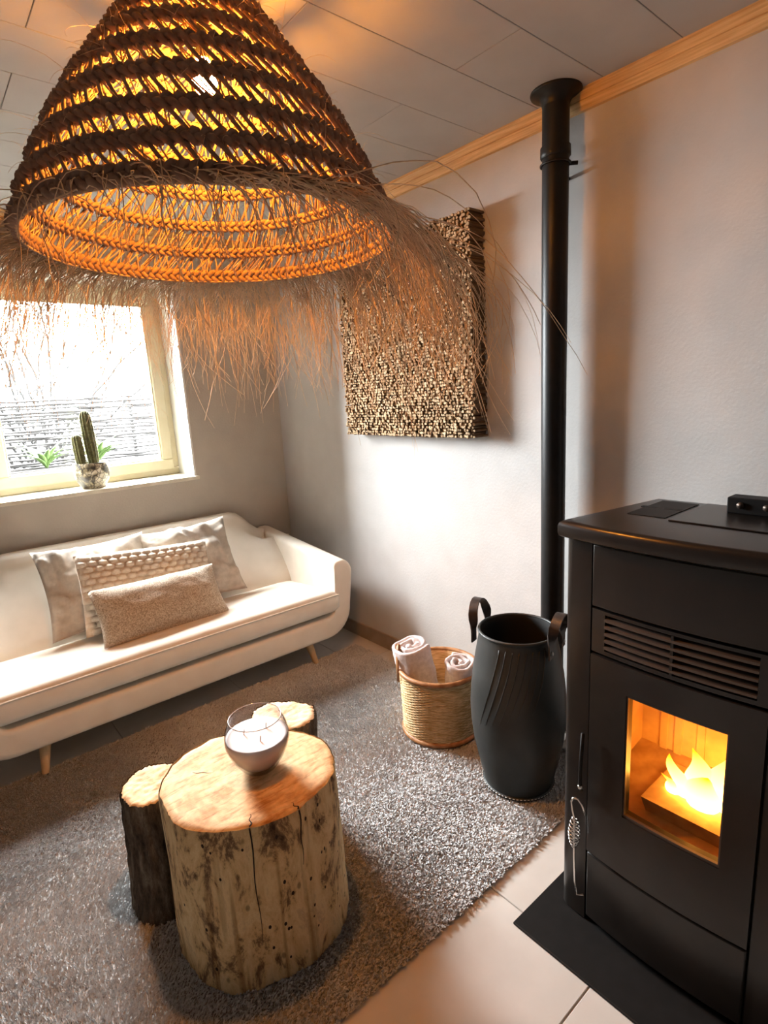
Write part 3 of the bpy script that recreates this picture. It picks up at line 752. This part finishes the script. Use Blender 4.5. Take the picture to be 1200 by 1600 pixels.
for a in (1.80, 1.80 + PI):
    t = Vector((-sin(a), cos(a), 0)); rd = Vector((cos(a), sin(a), 0)); c = Vector((rc[0], rc[1], rc[2])) + rd * .146
    ctr = [c + t * .058 + Vector((0, 0, .555)), c + t * .058 + Vector((0, 0, .60))]
    for k in range(15):
        q = PI * k / 14; ctr.append(c + rd * .012 * sin(q) + t * .056 * cos(q) + Vector((0, 0, .618 + .082 * sin(q))))
    ctr += [c - t * .058 + Vector((0, 0, .60)), c - t * .058 + Vector((0, 0, .555))]
    # flat strap: width along the radius on top, along the tangent at the feet
    rings = []
    for i, p in enumerate(ctr):
        tg = (ctr[min(i + 1, len(ctr) - 1)] - ctr[max(i - 1, 0)]).normalized()
        q = max(0, min(1, (i - 1) / 4)) * max(0, min(1, (len(ctr) - 2 - i) / 4))
        wdir = (rd * q + t * (1 - q)); wdir = (wdir - tg * wdir.dot(tg)).normalized(); nn = tg.cross(wdir); hw, ht = .017, .0025
        rings.append([p + wdir * hw + nn * ht, p - wdir * hw + nn * ht, p - wdir * hw - nn * ht, p + wdir * hw - nn * ht])
    hd = MB().loft(rings).make('strap_handle', M_leather, br, sharp=40)
    for s in (1, -1):
        p = c + rd * .001 + t * .058 * s + Vector((0, 0, .575)); rv_ = MB(); rings = []
        for q in range(5):
            an = PI / 2 * q / 4; rr = .0085 * cos(an) + .0002; rings.append([p + rd * (.002 + .006 * sin(an)) + (t * cos(2 * PI * k / 12) + Vector((0, 0, 1)) * sin(2 * PI * k / 12)) * rr for k in range(12)])
        rv_.loft(rings).make('rivet', M_rivet, hd)

# ------------------------------------------------------------------ stove on its plate
hp = tag(bevel(b1('floor_plate', -.90, -.10, -3.50, -2.612, .0005, .008, M_black), .002), 'flat black floor plate under the stove', 'floor plate')
YC, HWs, XF, XB = -2.938, .192, -.74, -.33
sv = thing('pellet_stove', 'black pellet stove with a glowing fire window at the right', 'stove', (-.54, YC, .008))
def bow(y): return .028 * max(0, 1 - ((y - YC) / .27) ** 2)
def panel(name, y0, y1, z0, z1, x_off, m, parent, hole=None, depth=.03, n_=18, bv=.004):
    # bowed front panel, optionally with a rectangular opening
    b = MB()
    def slab(a0, a1, c0, c1):
        k_ = max(2, int(n_ * (a1 - a0) / (y1 - y0))); rings = []
        for i in range(k_ + 1):
            y = a0 + (a1 - a0) * i / k_; x = XF - bow(y) + x_off; rings.append([(x, y, c0), (x, y, c1), (x + depth, y, c1), (x + depth, y, c0)])
        b.loft(rings)
    if hole:
        h0, h1, g0, g1 = hole; slab(y0, h0, z0, z1); slab(h1, y1, z0, z1); slab(h0, h1, z0, g0); slab(h0, h1, g1, z1)
    else: slab(y0, y1, z0, z1)
    o = b.make(name, m, parent, sharp=35)
    if bv and not hole: bevel(o, bv)
    return o
YA, YB_ = YC - HWs, YC + HWs                           # -3.13 .. -2.746
# cabinet behind the panels, open where the firebox is
cb = MB(); cb.box(-.705, XB, -3.205, -2.67, .03, .27); cb.box(-.705, XB, -3.205, -2.67, .82, 1.10)
cb.box(-.705, XB, -3.205, -3.15, .27, .82); cb.box(-.705, XB, -2.725, -2.67, .27, .82); cb.box(-.42, XB, -3.15, -2.725, .27, .82)
cb.make('cabinet', M_black, sv, smooth=False)
for y0, y1 in ((-2.745 + .004, -2.664), (-3.212, -3.131 - .004)):
    pr_ = MB(); rings = []; o_ = -2.664 if y0 > -3 else -3.212; i_ = y0 if y0 > -3 else y1
    for z in (.012, 1.105):
        ring = [(i_ if False else None)]
        s = 1 if y0 > -3 else -1
        ring = [(-.70, o_, z)]
        for k in range(6): a = PI / 2 * k / 5; ring.append((-.722 - .022 * sin(a), o_ - s * .022 + s * .022 * cos(a), z))
        ring += [(-.748, o_ - s * .05, z), (-.748, i_ , z), (-.70, i_, z)]
        rings.append(ring)
    pr_.loft(rings).make('corner_pillar', M_enamel, sv, sharp=35)
# top plate with bowed front, tapering to the rear
def top_ring(z, ins):
    q = []
    for k in range(17):
        y = -2.652 - .572 * k / 16; q.append((XF - .018 - .03 * (1 - ((y - YC) / .29) ** 2) + ins, max(min(y, -2.652 - ins), -3.224 + ins), z))
    q += [(XB - .03 - ins, -3.165 + ins, z), (XB - .03 - ins, -2.715 - ins, z)]
    return q
MB().loft([top_ring(1.106, .008), top_ring(1.110, .002), top_ring(1.118, 0), top_ring(1.135, 0), top_ring(1.143, .003), top_ring(1.148, .010), top_ring(1.149, .016)]).make('top_plate', M_enamel, sv, sharp=40)
b1('hopper_lid', -.62, -.385, -3.17, -2.86, 1.149, 1.1525, M_enamel, sv, .0015)
b1('top_grille', -.60, -.40, -2.845, -2.75, 1.149, 1.151, M_black, sv, .001)
for k in range(2): b1('top_slot', -.505, -.49, -2.83 + .06 * k - .01, -2.80 + .06 * k, 1.1495, 1.1515, M_slot, sv)
hg = b1('hinge_bracket', -.475, -.425, -3.12, -2.935, 1.1525, 1.192, M_black, sv, .003)
for y in (-2.965, -3.02, -3.075): MB().tube([(-.474, y, 1.174), (-.480, y, 1.174)], .008, 10).make('screw', M_bronze, hg)
panel('upper_panel', YA, YB_, .945, 1.102, 0, M_enamel, sv)
# louvre block
vt = panel('vent_frame', YA, YB_, .826, .938, .004, M_enamel, sv, hole=(-3.108, -2.782, .836, .930))
panel('vent_back', -3.112, -2.778, .832, .934, .028, M_slot, sv, depth=.004, bv=0)
for k in range(5):
    z = .842 + .0178 * k
    rings = []
    for i in range(19):
        y = -2.782 - .326 * i / 18; x = XF - bow(y)
        rings.append([(x + .001, y, z), (x + .001, y, z + .0055), (x + .022, y, z + .013), (x + .022, y, z + .0095)])
    MB().loft(rings).make('vent_slat', M_bronze, sv, sharp=40)
b1('vent_divider', XF - .026, XF - .004, -2.947, -2.941, .836, .93, M_enamel, sv)
# door with window
GY0, GY1, GZ0, GZ1 = -3.067, -2.846, .413, .746
dr = panel('door', YA, YB_, .243, .818, 0, M_enamel, sv, hole=(GY0, GY1, GZ0, GZ1), depth=.035)
def slabx(name, y0, y1, z0, z1, xo, dp, m, parent): return panel(name, y0, y1, z0, z1, xo, m, parent, None, dp, 10, 0)
slabx('door_glass', GY0 - .004, GY1 + .004, GZ0 - .004, GZ1 + .004, .013, .004, M_stoveglass, dr)
panel('glass_trim', GY0 - .001, GY1 + .001, GZ0 - .001, GZ1 + .001, .003, M_bronze, dr, hole=(GY0 + .004, GY1 - .004, GZ0 + .008, GZ1 - .004), depth=.008)
for y in (YA - .0035, YB_ + .0005): b1('firelight_block', -.738, -.70, y, y + .003, .03, 1.10, M_slot, sv)  # dark strips added to stop firelight leaking through the door gaps
hn = MB().tube([(-.772, -2.740, .60), (-.776, -2.738, .52), (-.775, -2.736, .455), (-.768, -2.736, .43)], .005, 8).make('door_handle', M_black, dr)
MB().tube([(-.774, -2.736, .447), (-.772, -2.736, .438)], .0065, 8).make('handle_tip', M_steel, hn)
panel('lower_panel', YA, YB_, .03, .236, .002, M_enamel, sv)
b1('plinth', -.71, XB, -3.2, -2.675, .008, .03, M_black, sv)
# firebox lining, burn pot, flames
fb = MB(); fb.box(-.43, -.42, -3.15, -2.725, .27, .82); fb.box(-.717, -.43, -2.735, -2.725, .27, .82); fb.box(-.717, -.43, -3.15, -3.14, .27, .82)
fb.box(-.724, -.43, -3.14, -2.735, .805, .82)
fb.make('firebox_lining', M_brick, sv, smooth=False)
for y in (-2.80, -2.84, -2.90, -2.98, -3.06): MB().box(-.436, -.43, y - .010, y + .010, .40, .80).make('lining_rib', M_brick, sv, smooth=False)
MB().loft([[(-.722, -3.14, .27), (-.722, -2.735, .27), (-.722, -2.735, .37), (-.722, -3.14, .37)], [(-.43, -3.14, .27), (-.43, -2.735, .27), (-.43, -2.735, .425), (-.43, -3.14, .425)]]).make('ash_slope', M_glowtint, sv, smooth=False)
MB().loft([[(-.66, -3.05, .375), (-.66, -2.86, .375), (-.5, -2.86, .375), (-.5, -3.05, .375)], [(-.675, -3.06, .425), (-.675, -2.85, .425), (-.48, -2.85, .425), (-.48, -3.06, .425)]]).make('burn_pot', M_glowtint, sv, smooth=False)
def flame_mat():
    m = bpy.data.materials.new('flame'); m.use_nodes = True; nt = m.node_tree; nt.nodes.clear()
    tc = nt.nodes.new('ShaderNodeTexCoord'); sp = nt.nodes.new('ShaderNodeSeparateXYZ'); nt.links.new(tc.outputs['Generated'], sp.inputs[0])
    r = nt.nodes.new('ShaderNodeValToRGB'); el = r.color_ramp.elements; el[0].position = .1; el[0].color = (1, .55, .10, 1); el[1].position = .95; el[1].color = (.30, .050, .001, 1)
    nt.links.new(sp.outputs[2], r.inputs[0]); e = nt.nodes.new('ShaderNodeEmission'); e.inputs[1].default_value = FLAME; nt.links.new(r.outputs[0], e.inputs[0])
    o = nt.nodes.new('ShaderNodeOutputMaterial'); nt.links.new(e.outputs[0], o.inputs[0]); return m
FLAME = 22.0
M_flame = flame_mat()
def flame(c, h, r, lean, seed):
    rings = []; m_ = 14
    for i in range(m_ + 1):
        t = i / m_; R = r * (sin(PI * min(1, .22 + t * .78)) ** .9) * (1 - .35 * t) + .0004
        cx = c[0] + lean[0] * t * t * h + .010 * sin(5 * t + seed) * t; cy = c[1] + lean[1] * t * t * h + .012 * sin(6 * t + seed * 2) * t
        rings.append([(cx + R * .7 * cos(2 * PI * k / 12), cy + R * cos(2 * PI * k / 12 + PI / 2) * -1, c[2] + h * t) for k in range(12)])
    MB().loft(rings).make('flame', M_flame, sv)
flame((-.58, -2.955, .42), .145, .042, (0, .10), .4); flame((-.59, -2.925, .42), .10, .030, (0, .45), 1.7); flame((-.57, -2.99, .42), .155, .036, (0, -.12), 2.9)
flame((-.58, -3.025, .42), .12, .032, (0, -.32), 4.2); flame((-.60, -2.97, .42), .095, .048, (0, 0), 5.5); flame((-.58, -3.045, .42), .08, .024, (0, -.3), 6.0); flame((-.60, -2.90, .42), .05, .02, (0, .5), 6.6)

# ------------------------------------------------------------------ poker hanging from the handle
pk = thing('fire_poker', 'thin steel poker with a coiled spring handle hanging from the stove door handle', 'poker', (-.785, -2.727, .41))
X = -.783
MB().tube([(X + .004, -2.757, .372), (X + .004, -2.746, .396), (X - .002, -2.737, .413), (X - .008, -2.727, .413), (X - .008, -2.722, .400), (X - .006, -2.724, .375), (X - .004, -2.729, .352), (X - .004, -2.730, .24), (X - .002, -2.733, .15), (X, -2.737, .112), (X + .002, -2.757, .124)], .0030, 8).make('shaft', M_steel, pk)
pts = []; n_ = 180
for i in range(n_ + 1):
    t = i / n_; R = .0035 + .0115 * sin(PI * t) ** .8; a = 2 * PI * 9 * t; pts.append((X - .004 + R * cos(a), -2.7295 + R * sin(a), .355 - .095 * t))
MB().tube(pts, .0017, 6).make('spring_handle', M_steel, pk)

# ------------------------------------------------------------------ flue pipe
fx, fy = -.085, -2.195
fp = thing('flue_pipe', 'tall black round flue pipe from stove to ceiling along the right wall', 'flue pipe', (fx, fy, 0))
MB().lathe([(.0455, .06), (.0455, 2.45)], (fx, fy, 0), 40, True, True).make('pipe', M_pipe, fp, sharp=50)
MB().lathe([(.051, 2.28), (.0515, 2.26), (.0515, 2.25), (.0475, 2.245)], (fx, fy, 0), 40).make('collar', M_pipe, fp)
MB().lathe([(.0457, 2.405), (.049, 2.418), (.060, 2.432), (.084, 2.441), (.086, 2.446), (.085, 2.4495)], (fx, fy, 0), 48, False, True).make('ceiling_rosette', M_pipe, fp, sharp=60)
cl = MB().tube([(fx + .0495 * cos(2 * PI * k / 40), fy + .0495 * sin(2 * PI * k / 40), 2.225) for k in range(40)], .004, 6, closed=True).make('wall_clamp', M_pipe, fp)
MB().tube([(fx + .03, fy - .035, 2.225), (fx + .05, fy - .055, 2.225)], .007, 8).make('clamp_screw', M_pipe, cl)
MB().tube([(fx + .04, fy, 2.195), (-.001, fy, 2.195)], .006, 8).make('wall_bracket', M_pipe, cl)
MB().tube([(fx, fy, .12), (fx, fy - .16, .12), (fx - .02, fy - .42, .12), (-.20, -2.75, .16), (-.335, -2.80, .18)], .045, 20).make('flue_elbow', M_pipe, fp)

# ------------------------------------------------------------------ stick panel on the right wall
PY0, PY1, PZ0, PZ1, PD = -1.808, -.878, 1.272, 2.182, .09
sp_ = thing('stick_panel', 'square wall panel of hundreds of cut stick ends on the right wall', 'wall art', (0, (PY0 + PY1) / 2, (PZ0 + PZ1) / 2))
b1('backboard', -.02, -.001, PY0 + .012, PY1 - .012, PZ0 + .012, PZ1 - .012, M_stick, sp_)
dS = .0145; nyp = int((PY1 - PY0) / dS); nzp = int((PZ1 - PZ0) / (dS * .92)); ncnt = 0
sides = []; ends = []; single = []
sk_me = []
for v_ in range(6):
    n_ = 8; V = []; ph = random.uniform(0, 6)
    for xq, rr in ((0, 1), (-1, 1), (-1.03, .8)):
        for k in range(n_):
            a = 2 * PI * k / n_; q = rr * (1 + .14 * sin(2 * a + ph) + .08 * sin(3 * a + ph * 2)); V.append((xq, cos(a) * q, sin(a) * q))
    Fs = [(i * n_ + k, (i + 1) * n_ + k, (i + 1) * n_ + (k + 1) % n_, i * n_ + (k + 1) % n_) for i in range(2) for k in range(n_)] + [tuple(2 * n_ + k for k in range(n_))[::-1]]
    me = bpy.data.meshes.new('stick'); me.from_pydata(V, [], Fs); me.materials.append(M_stick); me.materials.append(M_end); me.polygons[-1].material_index = 1
    for k in range(n_, 2 * n_): me.polygons[k].material_index = 1
    sk_me.append((me, V, Fs))
bulk = MB(); mats_i = []
for j in range(nzp + 1):
    for i in range(nyp + 1):
        y = PY0 + .006 + dS * (i + .5 * (j % 2)); z = PZ0 + .006 + dS * .92 * j
        if y > PY1: continue
        y += random.uniform(-.0022, .0022); z += random.uniform(-.0022, .0022); r = random.uniform(.0052, .0086); L = PD + random.uniform(-.012, .004)
        me, V, Fs = random.choice(sk_me); edge = (i == 0 or j == 0)
        if edge or (i < 3 and ncnt < 290):
            if ncnt < 300:
                o = bpy.data.objects.new('stick', me); COL.objects.link(o); o.parent = sp_
                o.location = (-.003, y - (PY0 + PY1) / 2, z - (PZ0 + PZ1) / 2); o.scale = (L, r, r); ncnt += 1; continue
        L0 = .6 if not edge else 0
        n0 = len(bulk.v); bulk.v += [(min(-.02 * 0, 0) + (-L * (-p[0]) if p[0] < 0 else -.015) , y + p[1] * r, z + p[2] * r) for p in V]
        bulk.f += [[q + n0 for q in f] for f in Fs]; mats_i += [0] * 8 + [1] * 9
bo = bulk.make('bundled_sticks', M_stick, sp_, smooth=False); bo.data.materials.append(M_end); bo.data.polygons.foreach_set('material_index', mats_i); stuff(bo)

# ------------------------------------------------------------------ cactus on the sill
cx_, cy_ = -1.195, .10
SZ = WZ0 + .002
pt_ = thing('cactus_pot', 'marbled ceramic pot with a two-stemmed cactus on the window sill', 'potted plant', (cx_, cy_, SZ))
MB().lathe([(0, 0), (.056, 0), (.062, .004), (.086, .045), (.092, .08), (.092, .135), (.090, .145), (.086, .145), (.084, .13), (0, .125)], (cx_, cy_, SZ), 48).make('pot', M_pot, pt_, sharp=50)
MB().lathe([(0, .132), (.05, .134), (.085, .128)], (cx_, cy_, SZ), 32).make('soil', M_soil, pt_)
def cactus(dx, dy, h, r, lean):
    n_ = 64; rings = []; m_ = 20
    for i in range(m_ + 1):
        t = i / m_; R = r * (.86 + .14 * sin(PI * t)) * (1 if t < .82 else math.sqrt(max(0, 1 - ((t - .82) / .18) ** 2))) + .0005
        rings.append([(cx_ + dx + lean * t + R * (1 + .10 * cos(11 * a)) * cos(a), cy_ + dy + R * (1 + .10 * cos(11 * a)) * sin(a), SZ + .125 + h * t) for a in [2 * PI * k / n_ for k in range(n_)]])
    o = MB().loft(rings).make('cactus_stem', M_cactus, pt_)
    s_ = MB()
    for rb in range(11):
        a = 2 * PI * rb / 11
        for i in range(2, 17):
            t = i / 18; R = r * 1.08 * (.86 + .14 * sin(PI * t)); p = Vector((cx_ + dx + lean * t + R * cos(a), cy_ + dy + R * sin(a), SZ + .125 + h * t))
            for q in range(2):
                d = Vector((cos(a + random.gauss(0, .6)), sin(a + random.gauss(0, .6)), random.gauss(.2, .5))).normalized() * random.uniform(.006, .012)
                sd = d.orthogonal().normalized() * .0006; s_.add([p - sd, p + sd, p + d], [(0, 1, 2)])
    stuff(s_.make('spines', M_spine, o, smooth=False))
cactus(.020, .0, .318, .030, -.012); cactus(-.048, -.012, .185, .025, -.008)

# ------------------------------------------------------------------ pendant lamp
LX, LY = -1.313, -2.078; ZR = 1.854
lp = thing('pendant_lamp', 'large conical braided straw pendant lamp with long fringe, glowing orange', 'lamp', (LX, LY, ZR))
PROF = [(1.854, .420), (1.91, .404), (1.96, .380), (2.01, .356), (2.06, .328), (2.11, .297), (2.16, .263), (2.21, .224), (2.26, .187), (2.31, .150), (2.36, .118), (2.41, .088), (2.435, .06)]
def RL(z): return float(np.interp(z, [p[0] for p in PROF], [p[1] for p in PROF]))
bands = [1.864, 1.926, 1.992, 2.064, 2.133, 2.198, 2.258, 2.312, 2.360, 2.402]
for bi, zb in enumerate(bands):
    R0 = RL(zb); bw = .0145 if bi < 8 else .013
    if bi == 0: bw = .019
    per = max(8, int(2 * PI * R0 / .062)); m_ = per * 10; bm_ = MB()
    slope = (RL(zb + .02) - RL(zb - .02)) / .04; nv = math.sqrt(1 + slope * slope)
    for s in range(3):
        pts = []
        for k in range(m_):
            ph = 2 * PI * (k / 10) + 2 * PI * s / 3; a = 2 * PI * k / m_
            v = bw * .66 * sin(ph); d = .0068 * sin(2 * ph) + .0012 * sin(a * 17 + s)
            R = R0 + v * slope / nv + d / nv; z = zb + v / nv - d * slope / nv
            pts.append((LX + R * cos(a), LY + R * sin(a), z))
        bm_.tube(pts, .0066 if bi else .0078, 6, closed=True, flat=(1.0, 1.0))
    bm_.make('braided_band', M_straw, lp)
# slanted stitches between neighbouring bands
for bi in range(len(bands) - 1):
    z0, z1 = bands[bi] + .012, bands[bi + 1] - .012; cnt = int(2 * PI * RL(z0) / .030); sm = MB(); rbm = MB()
    for k in range(cnt):
        a0 = 2 * PI * k / cnt + random.uniform(-.006, .006); da = -.030 / RL(z0) * random.uniform(.8, 1.3)
        pts = [(LX + RL(z0 + (z1 - z0) * t) * cos(a0 + da * t), LY + RL(z0 + (z1 - z0) * t) * sin(a0 + da * t), z0 + (z1 - z0) * t) for t in (0, .5, 1)]
        rbm.tube(pts, .0040, 5, cap=False)
        for q in range(3):                             # finer fibres between the ribs, on the inside
            a1 = a0 + random.uniform(0, 1) * .03 / RL(z0); e1, e2 = random.uniform(-.3, 1.8), random.uniform(-.006, .002)
            pts = [(LX + (RL(z0 + (z1 - z0) * t) - .005 + e2 * sin(PI * t)) * cos(a1 + da * e1 * t), LY + (RL(z0 + (z1 - z0) * t) - .005 + e2 * sin(PI * t)) * sin(a1 + da * e1 * t), z0 - .004 + (z1 - z0 + .008) * t) for t in (0, .5, 1)]
            sm.tube(pts, random.uniform(.0010, .0019), 4, cap=False)
    stuff(sm.make('inner_fibres', M_stitchs, lp)); stuff(rbm.make('slanted_ribs', M_straw, lp))
MB().tube([(LX + .414 * cos(2 * PI * k / 96), LY + .414 * sin(2 * PI * k / 96), 1.848) for k in range(96)], .003, 6, closed=True).make('rim_wire', M_stitchs, lp)
MB().lathe([(.0, 2.4495), (.055, 2.4495), (.055, 2.428), (.05, 2.424), (0, 2.424)], (LX, LY, 0), 32).make('ceiling_cap', M_straw, lp)
cd_ = MB().tube([(LX, LY, 2.43), (LX + .004, LY, 2.30)], .004, 8).make('cord', M_black, lp)
MB().lathe([(.0, .075), (.012, .075), (.019, .06), (.020, .0), (.017, -.004), (0, -.004)], (LX + .004, LY, 2.245), 24).make('lamp_holder', M_black, cd_)
bl = MB(); rings = []
bl.lathe([(.0, -.075), (.012, -.072), (.022, -.062), (.028, -.046), (.029, -.034), (.026, -.020), (.018, -.006), (.014, .0)], (LX + .006, LY - .004, 2.242), 20)
bl.make('bulb', emit('bulb_glow', (1.0, .35, .035), BULB), lp)
# fringe: loose fibres springing out from the rim and drooping
FV = []; FF = []
def strand(pts, r):
    n_ = 3; m_ = len(pts); P = np.array(pts); T = np.gradient(P, axis=0); T /= np.linalg.norm(T, axis=1)[:, None] + 1e-9
    up = np.array([.3, .2, .9]); N = np.cross(T, up); N /= np.linalg.norm(N, axis=1)[:, None] + 1e-9; B = np.cross(T, N); b0 = len(FV)
    for i in range(m_):
        rr = r * (1 - .6 * i / (m_ - 1))
        for k in range(n_):
            q = 2 * PI * k / n_; FV.append(P[i] + (N[i] * cos(q) + B[i] * sin(q)) * rr)
    for i in range(m_ - 1):
        for k in range(n_): k2 = (k + 1) % n_; FF.append((b0 + i * n_ + k, b0 + i * n_ + k2, b0 + (i + 1) * n_ + k2, b0 + (i + 1) * n_ + k))
def fringe(a, z0, v0, L, gx, r, seed, curl):
    p = np.array([LX + (RL(z0) + .004) * cos(a), LY + (RL(z0) + .004) * sin(a), z0]); rd = np.array([cos(a), sin(a), 0]); tg = np.array([-sin(a), cos(a), 0])
    d = rd * v0[0] + tg * v0[1] + np.array([0, 0, v0[2]]); d /= np.linalg.norm(d); pts = [p.copy()]; st = L / 11; k1, k2 = random.gauss(0, curl), random.gauss(0, curl)
    for i in range(11):
        d = d + np.array([0, 0, -gx]) + (tg * k1 + rd * k2) * (1 if i < 5 else -1.3 + random.gauss(0, .5)) + np.array([random.gauss(0, .035) for _ in range(3)]); d /= np.linalg.norm(d)
        p = p + d * st; pts.append(p.copy())
    strand(pts, r)
A_CAM = math.atan2(-3.43 - LY, -1.963 - LX)            # side of the rim nearest the camera
for k in range(2300):
    a = random.uniform(-PI, PI); da = (a - A_CAM + PI) % (2 * PI) - PI
    near = cos(da); rt = .77 * cos(a) - .63 * sin(a)    # towards the viewer's side / to its right
    if near > .25 and random.random() > (.17 if rt < .15 else .44): continue
    if near > 0 and rt < -.3 and random.random() < .35: continue
    z0 = random.choice((1.848, 1.856, 1.866, 1.874)); q = random.random()
    L = random.uniform(.18, .44) if q < .88 else random.uniform(.44, .62)
    sw = random.gauss(.12, .38)
    if rt > .35: L *= 1.22
    if near > .25: L *= .75; sw = random.gauss(1.0, .6)
    fringe(a, z0, (1, sw, random.uniform(-.25, .45)), L, random.uniform(.14, .36), random.uniform(.0009, .0018), k, .12)
for k in range(300):                                   # short loose hairs along the upper bands
    bi = random.randint(1, len(bands) - 2); a = random.uniform(-PI, PI)
    fringe(a, bands[bi] + random.uniform(-.01, .01), (1, random.gauss(0, .9), random.gauss(.3, .5)), random.uniform(.02, .06) if random.random() < .85 else random.uniform(.08, .16), random.uniform(.02, .15), .0005, k, .05)
stuff(fast_mesh('fringe', np.array(FV), np.array(FF), M_fringe, lp))
